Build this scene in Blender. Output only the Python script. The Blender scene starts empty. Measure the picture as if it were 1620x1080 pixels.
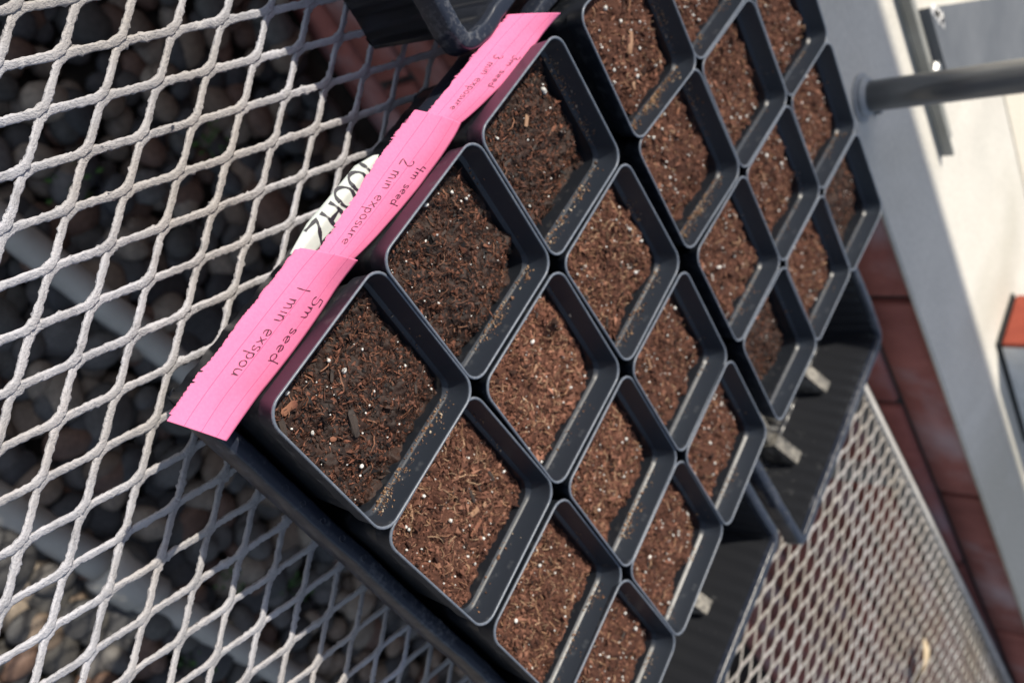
import bpy, bmesh, math, random
import numpy as np
from mathutils import Matrix, Vector

random.seed(4)
RNG = np.random.default_rng(11)
SC = bpy.context.scene
COL = SC.collection
S = 0.09            # one modelling unit = one pot = 9 cm
GZ = 7.8            # pot rims stand this many units above the gravel


def W(x, y, z):
    return Vector((x * S, y * S, (z + GZ) * S))


# ------------------------------------------------------------------ camera
cam_d = bpy.data.cameras.new('camera')
cam = bpy.data.objects.new('camera', cam_d)
COL.objects.link(cam)
CAMPOS = (-2.6127, -1.6791, 3.7048)
RX, RY, RZ = (0.4858, 0.4711, 0.7362), (0.6610, -0.7492, 0.0432), (0.5719, 0.4657, -0.6753)
M3 = Matrix(((RX[0], -RY[0], -RZ[0]), (RX[1], -RY[1], -RZ[1]), (RX[2], -RY[2], -RZ[2])))
cam.matrix_world = Matrix.Translation(W(*CAMPOS)) @ M3.to_4x4()
cam_d.sensor_width = 36.0
cam_d.lens = 1474.86 / 1620 * 36
cam_d.clip_start = 0.02
cam_d.clip_end = 500
cam_d.dof.use_dof = True
cam_d.dof.focus_distance = 4.45 * S
cam_d.dof.aperture_fstop = 9.0
SC.camera = cam

# ------------------------------------------------------------------ world, sun, exposure
SUN = Vector((-0.72, 0.42, 1.0)).normalized()
elev = math.asin(SUN.z)
azim = math.atan2(SUN.x, SUN.y)
world = bpy.data.worlds.new('World')
SC.world = world
world.use_nodes = True
wn = world.node_tree
for n in list(wn.nodes):
    wn.nodes.remove(n)
sky = wn.nodes.new('ShaderNodeTexSky')
sky.sky_type = 'NISHITA'
sky.sun_disc = False
sky.sun_elevation = elev
sky.sun_rotation = azim
sky.altitude = 50
sky.dust_density = 1.6
bg = wn.nodes.new('ShaderNodeBackground')
bg.inputs['Strength'].default_value = 0.12
wo = wn.nodes.new('ShaderNodeOutputWorld')
hz = wn.nodes.new('ShaderNodeHueSaturation')     # thin high cloud: the sky light is paler than a clean blue
hz.inputs['Saturation'].default_value = 0.74
wn.links.new(sky.outputs[0], hz.inputs['Color'])
wn.links.new(hz.outputs[0], bg.inputs['Color'])
wn.links.new(bg.outputs[0], wo.inputs['Surface'])
sd = bpy.data.lights.new('sun', 'SUN')
sd.energy = 5.0
sd.angle = math.radians(0.53)
sd.color = (1.0, 0.925, 0.80)
so = bpy.data.objects.new('sun', sd)
COL.objects.link(so)
so.location = W(0, 0, 60)
so.rotation_euler = (-SUN).to_track_quat('-Z', 'Y').to_euler()
vs = SC.view_settings
SC.display_settings.display_device = 'sRGB'
vs.view_transform = 'Standard'
vs.look = 'None'
vs.exposure = 0.2
vs.gamma = 1.0
vs.use_curve_mapping = False


# ------------------------------------------------------------------ helpers
def tag(o, label=None, cat=None, group=None, kind=None):
    if label: o['label'] = label
    if cat: o['category'] = cat
    if group: o['group'] = group
    if kind: o['kind'] = kind
    return o


def thing(name, label, cat, loc=(0, 0, 0), group=None, kind=None):
    o = bpy.data.objects.new(name, None)
    o.empty_display_size = 0.05
    o.location = W(*loc)
    COL.objects.link(o)
    return tag(o, label, cat, group, kind)


def mesh(name, V, F, mat, parent=None, loc=None, smooth=True, cols=None, kind=None, label=None):
    """V in units, relative to the parent's origin (or absolute when loc is given for a top-level mesh)."""
    me = bpy.data.meshes.new(name)
    V = np.asarray(V, float) * S
    me.from_pydata(V.tolist(), [], F if isinstance(F, list) else np.asarray(F).tolist())
    if cols is not None:
        at = me.color_attributes.new('Col', 'FLOAT_COLOR', 'POINT')
        c = np.ones((len(V), 4), np.float32)
        c[:, :3] = cols
        at.data.foreach_set('color', c.ravel())
    if smooth:
        me.polygons.foreach_set('use_smooth', np.ones(len(me.polygons), bool))
    me.materials.append(mat)
    me.update()
    o = bpy.data.objects.new(name, me)
    COL.objects.link(o)
    if parent is not None:
        o.parent = parent
    if loc is not None:
        o.location = W(*loc) if parent is None else Vector(loc) * S
    if kind: o['kind'] = kind
    if label: o['label'] = label
    return o


def share(name, src, parent, loc=(0, 0, 0), rot=(0, 0, 0)):
    o = bpy.data.objects.new(name, src.data)
    COL.objects.link(o)
    o.parent = parent
    o.location = Vector(loc) * S
    o.rotation_euler = rot
    return o


def vnoise(x, y, freq, seed):
    """smooth 2D value noise in -1..1"""
    r = np.random.default_rng(seed)
    n = 64
    G = r.uniform(-1, 1, (n, n))
    X, Y = x * freq + 17.3, y * freq + 9.1
    i, j = np.floor(X).astype(int), np.floor(Y).astype(int)
    u, v = X - i, Y - j
    u, v = u * u * (3 - 2 * u), v * v * (3 - 2 * v)
    i0, j0, i1, j1 = i % n, j % n, (i + 1) % n, (j + 1) % n
    return (G[i0, j0] * (1 - u) + G[i1, j0] * u) * (1 - v) + (G[i0, j1] * (1 - u) + G[i1, j1] * u) * v


def rrect(x0, x1, y0, y1, r, n=7, step=None):
    """closed rounded rectangle, counter-clockwise; returns points and outward normals"""
    P, N = [], []
    cs = ((x1 - r, y1 - r, 0), (x0 + r, y1 - r, 90), (x0 + r, y0 + r, 180), (x1 - r, y0 + r, 270))
    for ci, (cx, cy, a0) in enumerate(cs):
        for k in range(n):
            a = math.radians(a0 + 90 * k / (n - 1))
            P.append((cx + r * math.cos(a), cy + r * math.sin(a)))
            N.append((math.cos(a), math.sin(a)))
        if step:
            nx, ny, na = cs[(ci + 1) % 4]
            na = math.radians(na)
            q = (nx + r * math.cos(na), ny + r * math.sin(na))
            p = P[-1]
            L = math.hypot(q[0] - p[0], q[1] - p[1])
            m = max(1, int(L / step))
            for k in range(1, m):
                t = k / m
                P.append((p[0] + (q[0] - p[0]) * t, p[1] + (q[1] - p[1]) * t))
                N.append((math.cos(na), math.sin(na)))
    return np.array(P), np.array(N)


def loft(rings, close_first=False, close_last=False):
    """rings: list of (n,3) arrays -> V, F (quads between consecutive closed rings)"""
    n = len(rings[0])
    V = np.concatenate(rings)
    F = []
    for a in range(len(rings) - 1):
        o, p = a * n, (a + 1) * n
        for k in range(n):
            k2 = (k + 1) % n
            F.append((o + k, o + k2, p + k2, p + k))
    if close_first: F.append(tuple(range(n))[::-1])
    if close_last:
        o = (len(rings) - 1) * n
        F.append(tuple(range(o, o + n)))
    return V, F


class MB:
    def __init__(self):
        self.V, self.F, self.n = [], [], 0

    def add(self, V, F):
        V = np.asarray(V, float)
        self.V.append(V)
        self.F += [tuple(i + self.n for i in f) for f in F]
        self.n += len(V)

    def box(self, x0, x1, y0, y1, z0, z1, bev=0.0):
        if bev <= 0:
            V = [(x, y, z) for z in (z0, z1) for x, y in ((x0, y0), (x1, y0), (x1, y1), (x0, y1))]
            self.add(V, [(3, 2, 1, 0), (4, 5, 6, 7), (0, 1, 5, 4), (1, 2, 6, 5), (2, 3, 7, 6), (3, 0, 4, 7)])
            return
        rings = []
        for ins, z in ((bev, z0), (0, z0 + bev), (0, z1 - bev), (bev, z1)):
            P, _ = rrect(x0 + ins, x1 - ins, y0 + ins, y1 - ins, bev * 1.01, 3)
            rings.append(np.c_[P, np.full(len(P), z)])
        self.add(*loft(rings, True, True))

    def tube(self, pts, r, n=14, cap=True):
        pts = [Vector(p) for p in pts]
        rs = r if hasattr(r, '__len__') else [r] * len(pts)
        rings = []
        up = None
        for i, p in enumerate(pts):
            d = (pts[min(i + 1, len(pts) - 1)] - pts[max(i - 1, 0)]).normalized()
            if up is None:
                up = d.orthogonal().normalized()
            up = (up - d * up.dot(d)).normalized()
            s = d.cross(up)
            rings.append(np.array([p + (up * math.cos(2 * math.pi * k / n) + s * math.sin(2 * math.pi * k / n)) * rs[i] for k in range(n)]))
        self.add(*loft(rings, cap, cap))

    def lathe(self, prof, c, n=24):
        rings = [np.array([(c[0] + r * math.cos(2 * math.pi * k / n), c[1] + r * math.sin(2 * math.pi * k / n), c[2] + z) for k in range(n)]) for r, z in prof]
        self.add(*loft(rings, True, True))

    def build(self, name, mat, parent=None, **kw):
        return mesh(name, np.concatenate(self.V), self.F, mat, parent, **kw)


# ------------------------------------------------------------------ materials
class NT:
    def __init__(self, name):
        self.m = bpy.data.materials.new(name)
        self.m.use_nodes = True
        self.t = self.m.node_tree
        self.b = self.t.nodes['Principled BSDF']
        self.out = self.t.nodes['Material Output']

    def n(self, typ, **kw):
        o = self.t.nodes.new(typ)
        for k, v in kw.items():
            if hasattr(o, k): setattr(o, k, v)
        return o

    def l(self, a, b):
        self.t.links.new(a, b)

    def coord(self, kind='Object', scale=(1, 1, 1)):
        tc = self.n('ShaderNodeTexCoord')
        mp = self.n('ShaderNodeMapping')
        mp.inputs['Scale'].default_value = scale
        self.l(tc.outputs[kind], mp.inputs['Vector'])
        return mp.outputs[0]

    def noise(self, scale, detail=4, rough=.55, vec=None, dist=0):
        o = self.n('ShaderNodeTexNoise')
        o.inputs['Scale'].default_value = scale
        o.inputs['Detail'].default_value = detail
        o.inputs['Roughness'].default_value = rough
        o.inputs['Distortion'].default_value = dist
        if vec is not None: self.l(vec, o.inputs['Vector'])
        return o.outputs['Fac']

    def ramp(self, fac, stops):
        o = self.n('ShaderNodeValToRGB')
        e = o.color_ramp.elements
        while len(e) < len(stops): e.new(0.5)
        for k, (p, c) in enumerate(stops):
            e[k].position = p
            e[k].color = (*c, 1) if len(c) == 3 else c
        self.l(fac, o.inputs['Fac'])
        return o.outputs['Color']

    def mix(self, fac, a, b, mode='MIX'):
        o = self.n('ShaderNodeMix', data_type='RGBA', blend_type=mode)
        for sock, v in ((o.inputs[0], fac), (o.inputs[6], a), (o.inputs[7], b)):
            if isinstance(v, (int, float)): sock.default_value = v
            elif isinstance(v, tuple): sock.default_value = (*v, 1)
            else: self.l(v, sock)
        return o.outputs[2]

    def bump(self, h, strength=.3, dist=.001):
        o = self.n('ShaderNodeBump')
        o.inputs['Strength'].default_value = strength
        o.inputs['Distance'].default_value = dist
        self.l(h, o.inputs['Height'])
        self.l(o.outputs[0], self.b.inputs['Normal'])

    def set(self, col=None, rough=None, metal=None, spec=None):
        for nm, v in (('Base Color', col), ('Roughness', rough), ('Metallic', metal), ('Specular IOR Level', spec)):
            if v is None: continue
            i = self.b.inputs[nm]
            if isinstance(v, tuple): i.default_value = (*v, 1)
            elif isinstance(v, (int, float)): i.default_value = v
            else: self.l(v, i)
        return self.m


G3 = lambda v: (v, v, v)


def mat_plastic(name, base, dust, dust_lo, dust_hi, rough=.38, scale=26, stretch=(1, 1, 1), dustamt=1.0):
    t = NT(name)
    v = t.coord('Object', stretch)
    n1 = t.noise(scale, 6, .62, v)
    n2 = t.noise(scale * 14, 3, .6, v)
    m = t.n('ShaderNodeMath', operation='MULTIPLY'); t.l(n1, m.inputs[0]); t.l(n2, m.inputs[1])
    f = t.ramp(m.outputs[0], [(dust_lo, G3(0)), (dust_hi, G3(dustamt))])
    c = t.mix(f, base, dust)
    r = t.ramp(f, [(0, G3(rough)), (1, G3(.85))])
    t.set(c, r, spec=.46)
    t.bump(n2, .12, .0006)
    return t.m


M = {}
M['pot'] = mat_plastic('pot_plastic', (.011, .013, .017), (.15, .14, .13), .28, .58, .32, 13, dustamt=.50)
M['pot_rim'] = mat_plastic('pot_rim_plastic', (.016, .020, .028), (.20, .205, .21), .30, .56, .38, 11, dustamt=.50)
M['pot_lip'] = mat_plastic('scuffed_lip_plastic', (.10, .118, .15), (.28, .29, .32), .2, .55, .30, 40, dustamt=.6)
M['tray'] = mat_plastic('tray_plastic', (.010, .012, .018), (.10, .10, .105), .30, .62, .30, 20, dustamt=.4)
M['tray_rim'] = mat_plastic('tray_rim_plastic', (.016, .020, .032), (.24, .245, .26), .26, .52, .28, 24, dustamt=.55)
M['tray_dusty'] = mat_plastic('dusty_tray_plastic', (.016, .017, .02), (.27, .27, .265), .30, .54, .26, 9, (1, 1, .6), dustamt=.45)
M['rib_dusty'] = mat_plastic('dusty_rib_plastic', (.03, .03, .03), (.36, .335, .29), .16, .40, .6, 14, dustamt=.8)


def mat_attr(name, rough=.92, bscale=900, bstr=.35, spec=.25):
    t = NT(name)
    a = t.n('ShaderNodeAttribute'); a.attribute_name = 'Col'
    v = t.coord('Object')
    n = t.noise(bscale, 4, .6, v)
    c = t.mix(1.0, a.outputs['Color'], t.ramp(n, [(.25, G3(.62)), (.75, G3(1.3))]), 'MULTIPLY')
    t.set(c, rough, spec=spec)
    t.bump(n, bstr, .0008)
    return t.m


M['soil'] = mat_attr('potting_soil')
M['soil_wet_shaded'] = mat_attr('moist_shaded_soil', .70, 900, .35, .4)
M['perlite'] = mat_attr('perlite_grain', .8, 1500, .3)
M['pebble'] = mat_attr('river_pebble', .62, 160, .25, .4)


def mat_galv(name='crusted_galvanised_steel', k=(1, 1, 1)):
    t = NT(name)
    v = t.coord('Object')
    n = t.noise(38, 5, .6, v)
    n2 = t.noise(900, 4, .65, v)
    n3 = t.noise(9, 3, .5, v)
    c = t.ramp(n, [(.3, (.46, .455, .455)), (.55, (.66, .655, .665)), (.75, (.74, .735, .755))])
    c = t.mix(t.ramp(n3, [(.42, G3(0)), (.62, G3(.7))]), c, (.50, .455, .39))
    c = t.mix(t.ramp(n2, [(.58, G3(0)), (.70, G3(.5))]), c, (.24, .22, .20))
    c = t.mix(1.0, c, k, 'MULTIPLY')
    t.set(c, .68, 0.0, .4)
    t.bump(n2, .8, .0016)
    return t.m


M['galv'] = mat_galv(k=(.80, .80, .84))
M['galv_dirty'] = mat_galv('dusty_galvanised_steel', (.68, .66, .635))


def mat_simple(name, c0, c1, scale=20, rough=.6, metal=0, bump=.2, bs=None, stretch=(1, 1, 1), spec=.5):
    t = NT(name)
    v = t.coord('Object', stretch)
    n = t.noise(scale, 6, .6, v)
    t.set(t.ramp(n, [(.32, c0), (.68, c1)]), rough, metal, spec)
    if bump: t.bump(t.noise(bs or scale * 8, 4, .6, v), bump, .001)
    return t.m


def mat_concrete(name, c0, c1, stain):
    t = NT(name)
    v = t.coord('Object')
    n = t.noise(5, 6, .6, v)
    n2 = t.noise(160, 5, .65, v)
    n3 = t.noise(1.6, 4, .6, v, 1.2)
    c = t.ramp(n, [(.3, c0), (.7, c1)])
    c = t.mix(t.ramp(n3, [(.44, G3(0)), (.66, G3(.75))]), c, stain)
    c = t.mix(.25, c, t.ramp(n2, [(.3, G3(.3)), (.7, G3(1.0))]), 'MULTIPLY')
    t.set(c, .85)
    t.bump(n2, .25, .001)
    return t.m


M['sill'] = mat_concrete('smooth_concrete', (.54, .52, .47), (.68, .65, .585), (.44, .415, .34))
M['slab'] = mat_concrete('pale_concrete', (.60, .56, .47), (.68, .635, .54), (.56, .48, .33))
M['post_paint'] = mat_concrete('painted_timber', (.60, .60, .56), (.70, .69, .62), (.50, .46, .36))


def mat_brick(name, c0, c1, eff):
    t = NT(name)
    v = t.coord('Object')
    oi = t.n('ShaderNodeObjectInfo')
    n = t.noise(14, 6, .65, v, .6)
    n2 = t.noise(170, 5, .65, v)
    n3 = t.noise(6, 4, .6, v)
    c = t.ramp(n, [(.3, c0), (.7, c1)])
    hv = t.n('ShaderNodeHueSaturation')
    mr = t.n('ShaderNodeMapRange'); t.l(oi.outputs['Random'], mr.inputs[0]); mr.inputs[3].default_value = .7; mr.inputs[4].default_value = 1.25
    t.l(mr.outputs[0], hv.inputs['Value']); t.l(c, hv.inputs['Color'])
    c = t.mix(t.ramp(n3, [(.52, G3(0)), (.74, G3(.55))]), hv.outputs[0], eff)
    c = t.mix(t.ramp(n2, [(.62, G3(0)), (.75, G3(.6))]), c, (.06, .03, .025))
    t.set(c, .88)
    t.bump(n2, .5, .002)
    return t.m


M['brick'] = mat_brick('red_brick', (.26, .080, .064), (.43, .150, .122), (.50, .42, .44))
M['brick_red'] = mat_brick('bright_red_brick', (.20, .034, .018), (.33, .066, .036), (.36, .11, .07))
M['mortar'] = mat_simple('mortar', (.05, .04, .04), (.09, .075, .07), 40, .95)
M['whitewash'] = mat_simple('whitewash', (.58, .57, .55), (.74, .73, .72), 30, .8)
M['post_shade'] = mat_simple('blue_grey_post_shade', (.085, .095, .11), (.14, .15, .165), 8, .75, 0, .15)
M['steel'] = mat_simple('weathered_steel_pipe', (.11, .115, .125), (.33, .33, .325), 22, .32, .55, .15, stretch=(1, 1, .15))
M['zinc'] = mat_simple('zinc_plate', (.25, .26, .27), (.38, .385, .39), 22, .55, .3)
M['pale_bar'] = mat_simple('dusty_steel_angle', (.40, .38, .35), (.56, .54, .51), 20, .7, 0)
M['bar'] = mat_simple('grey_flat_bar', (.20, .20, .18), (.30, .30, .28), 18, .6, .1)
M['dark'] = mat_simple('contact_shade_black', (.008, .008, .008), (.015, .015, .015), 20, .8)
M['pvc'] = mat_simple('dirty_pvc', (.36, .335, .295), (.50, .475, .43), 14, .6, 0, .15)
M['wood'] = mat_simple('weathered_timber', (.28, .22, .16), (.40, .33, .25), 12, .85, stretch=(.2, 1, 1))
M['soilbed'] = mat_simple('dark_earth', (.02, .016, .012), (.05, .04, .03), 30, .95)
M['bark'] = mat_simple('bark', (.13, .045, .026), (.24, .105, .06), 120, .85)
M['bark_dark'] = mat_simple('charred_bark', (.018, .014, .013), (.05, .035, .028), 120, .8)
M['bark_tan'] = mat_simple('tan_bark', (.22, .12, .07), (.32, .19, .12), 120, .85)
M['straw'] = mat_simple('dry_leaf', (.48, .36, .22), (.62, .50, .34), 90, .8)
M['leaf'] = mat_simple('green_leaf', (.04, .10, .02), (.07, .17, .03), 60, .55)
M['ink'] = mat_simple('ballpoint_ink', (.06, .012, .03), (.10, .02, .05), 300, .6, 0, 0)
M['marker'] = mat_simple('black_marker', (.012, .011, .018), (.03, .028, .04), 120, .5, 0, 0)


def mat_paper():
    t = NT('pink_lined_paper')
    uv = t.n('ShaderNodeUVMap'); uv.uv_map = 'UVMap'
    sp = t.n('ShaderNodeSeparateXYZ'); t.l(uv.outputs[0], sp.inputs[0])
    # ruled lines: flat print at three fixed heights of the note
    acc = None
    for h in (.205, .47, .735):
        a = t.n('ShaderNodeMath', operation='SUBTRACT'); t.l(sp.outputs[1], a.inputs[0]); a.inputs[1].default_value = h
        b = t.n('ShaderNodeMath', operation='ABSOLUTE'); t.l(a.outputs[0], b.inputs[0])
        c = t.n('ShaderNodeMath', operation='LESS_THAN'); t.l(b.outputs[0], c.inputs[0]); c.inputs[1].default_value = .0045
        if acc is None: acc = c.outputs[0]
        else:
            d = t.n('ShaderNodeMath', operation='ADD'); t.l(acc, d.inputs[0]); t.l(c.outputs[0], d.inputs[1]); acc = d.outputs[0]
    v = t.coord('Object')
    n = t.noise(700, 5, .6, v)
    base = t.ramp(n, [(.3, (.86, .225, .43)), (.7, (.92, .26, .47))])
    lm = t.n('ShaderNodeMath', operation='MULTIPLY'); t.l(acc, lm.inputs[0]); lm.inputs[1].default_value = .75
    c = t.mix(lm.outputs[0], base, (.55, .06, .20))
    t.set(c, .75, spec=.25)
    t.bump(n, .12, .0004)
    tr = t.n('ShaderNodeBsdfTranslucent'); t.l(c, tr.inputs['Color'])
    mx = t.n('ShaderNodeMixShader'); mx.inputs[0].default_value = .28
    t.l(t.b.outputs[0], mx.inputs[1]); t.l(tr.outputs[0], mx.inputs[2]); t.l(mx.outputs[0], t.out.inputs['Surface'])
    return t.m


M['pink'] = mat_paper()
M['tape'] = mat_simple('masking_tape', (.44, .49, .46), (.54, .58, .56), 60, .6, 0, .2, 500)

# ------------------------------------------------------------------ ground, gravel, wall, sill
gp = thing('ground', None, None, (0, 0, -GZ), kind='structure')
m = MB(); m.add([(-900, -900, 0), (900, -900, 0), (900, 900, 0), (-900, 900, 0)], [(0, 1, 2, 3)])
m.build('earth', M['soilbed'], gp, smooth=False)

PEB = []
PCOL = [(.058, .057, .058), (.105, .098, .092), (.18, .135, .10), (.14, .085, .062), (.25, .205, .16), (.080, .075, .068)]


def pebble_geo(seed):
    bm = bmesh.new()
    bmesh.ops.create_icosphere(bm, subdivisions=3, radius=.5)
    r = np.random.default_rng(seed)
    V = np.array([v.co[:] for v in bm.verts])
    F = [tuple(v.index for v in f.verts) for f in bm.faces]
    bm.free()
    d = r.normal(size=(3, 3))
    k = 1 + .10 * np.sin(V @ d[0] * 2.2 + 1) + .08 * np.sin(V @ d[1] * 3 + 2)
    V = V * k[:, None] * np.array([1.0, r.uniform(.68, .9), r.uniform(.45, .62)])
    return V, F


geos = [pebble_geo(s) for s in range(8)]
# hex-jittered packing over the gravel that the bench top lets you see
spots = []
st = .40
for i in range(int(16 / st)):
    for j in range(int(13 / (st * .866))):
        x = -3.2 + (i + .5 * (j % 2)) * st + random.uniform(-.11, .11)
        y = -5.2 + j * st * .866 + random.uniform(-.11, .11)
        if y > 6.2: continue
        for lay in (0, 1):
            if lay and random.random() < .45: continue
            spots.append((x + lay * random.uniform(-.2, .2), y + lay * random.uniform(-.2, .2), .10 + lay * .17 + random.uniform(-.03, .05),
                          random.uniform(.34, .62) * (1 if random.random() < .85 else 1.3)))


def vis_rank(s):
    # distance from the middle of the gravel seen through the open half of the bench top
    return ((s[0] - 2.9) / 1.25) ** 2 + ((s[1] - .4) / 1.25) ** 2 - s[2] * 4


spots.sort(key=vis_rank)
base_objs = []
for gi, (V, F) in enumerate(geos):
    c = np.array(PCOL[gi % 6])
    cc = np.clip(c * (1 + .25 * vnoise(V[:, 0] + V[:, 2], V[:, 1], 5, gi)[:, None]), 0, 1)
    base_objs.append((V, F, cc))
protos = []
for k, (x, y, z, sz) in enumerate(spots[:300]):
    g = k % 8
    if k < 8:
        V, F, cc = base_objs[g]
        o = mesh('pebble', V, F, M['pebble'], gp, cols=cc)
        protos.append(o)
    else:
        o = share('pebble', protos[g], gp)
    o.location = Vector((x, y, z)) * S
    o.scale = (sz, sz, sz)
    o.rotation_euler = (random.uniform(-.35, .35), random.uniform(-.35, .35), random.uniform(0, 6.28))
bm_ico = bmesh.new(); bmesh.ops.create_icosphere(bm_ico, subdivisions=2, radius=.5)
IV = np.array([v.co[:] for v in bm_ico.verts]); IF = np.array([[v.index for v in f.verts] for f in bm_ico.faces]); bm_ico.free()
rest = np.array(spots[300:])
nr = len(rest)
ang = RNG.uniform(0, 6.28, nr)
sx, sy, sz = rest[:, 3], rest[:, 3] * RNG.uniform(.7, .9, nr), rest[:, 3] * RNG.uniform(.45, .65, nr)
VV = IV[None] * np.stack([sx, sy, sz], 1)[:, None, :]
VV = VV * (1 + .09 * np.sin(IV[None] @ RNG.normal(size=(nr, 3, 1)) * 4)) if False else VV
X = VV[..., 0] * np.cos(ang)[:, None] - VV[..., 1] * np.sin(ang)[:, None] + rest[:, 0:1]
Y = VV[..., 0] * np.sin(ang)[:, None] + VV[..., 1] * np.cos(ang)[:, None] + rest[:, 1:2]
Z = VV[..., 2] + rest[:, 2:3]
V = np.stack([X, Y, Z], -1).reshape(-1, 3)
F = (IF[None] + (np.arange(nr) * len(IV))[:, None, None]).reshape(-1, 3)
cl = np.array(PCOL)[RNG.integers(0, 6, nr)] * RNG.uniform(.75, 1.3, (nr, 1))
mesh('pebble_bed', V, F, M['pebble'], gp, cols=np.repeat(cl, len(IV), 0), kind='stuff')

# brick knee wall (runs along x) with its concrete sill
WY = 6.56
wall = thing('brick_wall', 'low dark red brick wall in shade under the grey concrete sill', 'wall', (0, WY, -GZ))
m = MB(); m.box(-14, 30, .05, 1.3, 0, GZ - .47)
m.build('mortar_core', M['mortar'], wall, smooth=False)
bl, bh = 4.40, .735
protoB = []
row = 0
z = GZ - .47 - bh + .02
while z > -.1:
    x = 10.57 - bl * 6 - (2.16 if row % 2 else 0)
    while x < 28:
        if not protoB or len(protoB) < 5:
            mm = MB()
            mm.box(.06, bl - .06, -.05, 1.0, .045, bh - .045, .04)
            V = np.concatenate(mm.V)
            b = mm.build('brick', M['brick'], wall)
            protoB.append(b)
        else:
            b = share('brick', random.choice(protoB), wall)
        b.location = Vector((x, random.uniform(-.025, .02), z)) * S
        b.rotation_euler = (0, 0, random.uniform(-.003, .003))
        x += bl
    z -= bh
    row += 1

sill = thing('concrete_sill', 'smooth grey concrete sill on top of the brick wall', 'sill', (0, 6.36, -.40))
m = MB(); m.box(-14, 30, 0, 4.47, -.065, 0, .02)
m.build('sill_slab', M['sill'], sill, smooth=False)
slab = thing('paving_slab', None, None, (0, 10.9, -.405), kind='structure')
m = MB(); m.box(-14, 30, 0, 30, -.2, 0, .02)
m.build('slab_top', M['slab'], slab, smooth=False)
m = MB(); m.box(-14, 30, 0, 4.2, -8, -.2)
m.build('slab_base', M['mortar'], slab, smooth=False)

# steel post with flange
pp = thing('steel_pipe_post', 'dark grey steel pipe standing upright on the sill', 'pipe', (3.20, 6.70, -.40))
m = MB(); m.tube([(0, 0, .04), (.0, .0, 1.2), (.0, 0, 3), (0, .0, 3.4)], .165, 24); m.build('pipe_tube', M['steel'], pp)
m = MB(); m.lathe([(.17, .02), (.215, .02), (.22, .06), (.195, .095), (.158, .11)], (0, 0, 0), 28); m.build('weld_collar', M['zinc'], pp)
m = MB(); m.lathe([(.20, 0), (.255, .0), (.26, .02), (.25, .03), (.15, .034)], (0, 0, 0), 32); m.build('flange', M['zinc'], pp)
for a in (.55,):
    m = MB(); m.lathe([(.06, .0), (.065, .01), (.065, .07), (.045, .09)], (.36 * math.cos(a), .36 * math.sin(a), 0), 6); m.build('bolt', M['steel'], pp, smooth=False)

# flat bar lying along the sill with its clip bolt
fb = thing('flat_steel_bar', 'narrow grey steel flat bar lying along the sill behind the pipe', 'bar', (0, 8.18, -.395))
m = MB(); m.box(-9, 5.28, .0, .42, 0, .045, .01); m.build('bar_strip', M['bar'], fb, smooth=False)
m = MB(); m.box(-9, 5.28, .0, .05, .046, .16, .01); m.build('bar_lip', M['bar'], fb, smooth=False)
m = MB(); m.lathe([(.10, .046), (.11, .06), (.11, .13), (.07, .17)], (4.15, .26, 0), 6); m.build('bolt', M['steel'], fb, smooth=False)

# flat slab in place of a shaded post; the shade is in its colour
sl = thing('post_shade_slab', 'flat blue grey slab standing in for a shaded post behind the pipe', 'slab', (3.46, 8.70, -.396))
m = MB()
pts = [(0, 0), (1.05, .03), (3.9, 3.9), (2.35, 3.9)]
m.add([(x, y, 0) for x, y in pts] + [(x, y, .13) for x, y in pts], [(3, 2, 1, 0), (4, 5, 6, 7), (0, 1, 5, 4), (1, 2, 6, 5), (2, 3, 7, 6), (3, 0, 4, 7)])
m.build('post_shade_body', M['post_shade'], sl, smooth=False)
m = MB()
for k in range(7):
    rr_ = random.Random(k)
    R0 = [( .10 + .05 * k * rr_.uniform(.6, 1.2) + rr_.uniform(.04, .09) * math.cos(q * .7), .10 + .03 * k + rr_.uniform(.04, .10) * math.sin(q * .7)) for q in range(9)]
    m.add([(x, y, .131) for x, y in R0] + [(x * .9 + .02, y * .9 + .02, .140) for x, y in R0], [tuple(range(9, 18))] + [(q, (q + 1) % 9, 9 + (q + 1) % 9, 9 + q) for q in range(9)])
m.build('lime_crust', M['whitewash'], sl, kind='stuff')

# red brick with whitewashed side
rb = thing('loose_brick', 'bright red brick with a whitewashed long side on the sill', 'brick', (8.98, 8.27, -.398))
m = MB(); m.box(.0, 2.35, .0, 1.02, .05, .85, .03); m.build('brick_body', M['brick_red'], rb, smooth=False)
m = MB(); m.box(.07, 2.33, -.022, -.002, .06, .83, .006); m.build('whitewash_coat', M['whitewash'], rb, smooth=False)
m = MB(); m.box(-.05, 2.4, -.05, 1.0, 0, .048, .005); m.build('contact_shade_strip', M['dark'], rb, smooth=False)  # dark strip paints the contact shadow under the brick

# greenhouse eave beam high above, the thing that keeps the near half of the sill in shade
eb = thing('eave_beam', 'long timber eave beam of the greenhouse frame overhead', 'beam', (0, 0, 0))
m = MB(); m.box(-60, 70, 14.1, 15.55, 18.0, 18.4, .04); m.build('beam_board', M['wood'], eb, smooth=False)
m = MB(); m.box(-60, -12.6, 13.0, 14.09, 18.05, 18.35, .04); m.build('shade_board', M['wood'], eb, smooth=False)  # unseen board added to keep sun off the stones under the bench
for x in (-40, 55):
    m = MB(); m.box(x, x + 1, 14.4, 15.4, -.40, 18.0, .03); m.build('beam_post', M['wood'], eb, smooth=False)

# ------------------------------------------------------------------ bench: expanded metal top
bench = thing('mesh_bench', 'crusted grey expanded metal bench top carrying the trays', 'bench', (0, 0, -1.12))
LA, LB, LO = np.array((.1347, .2901)), np.array((.1356, -.2761)), np.array((-1.8613, .2071))
V2 = LA - LB
TILT = math.radians(-20)


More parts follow.
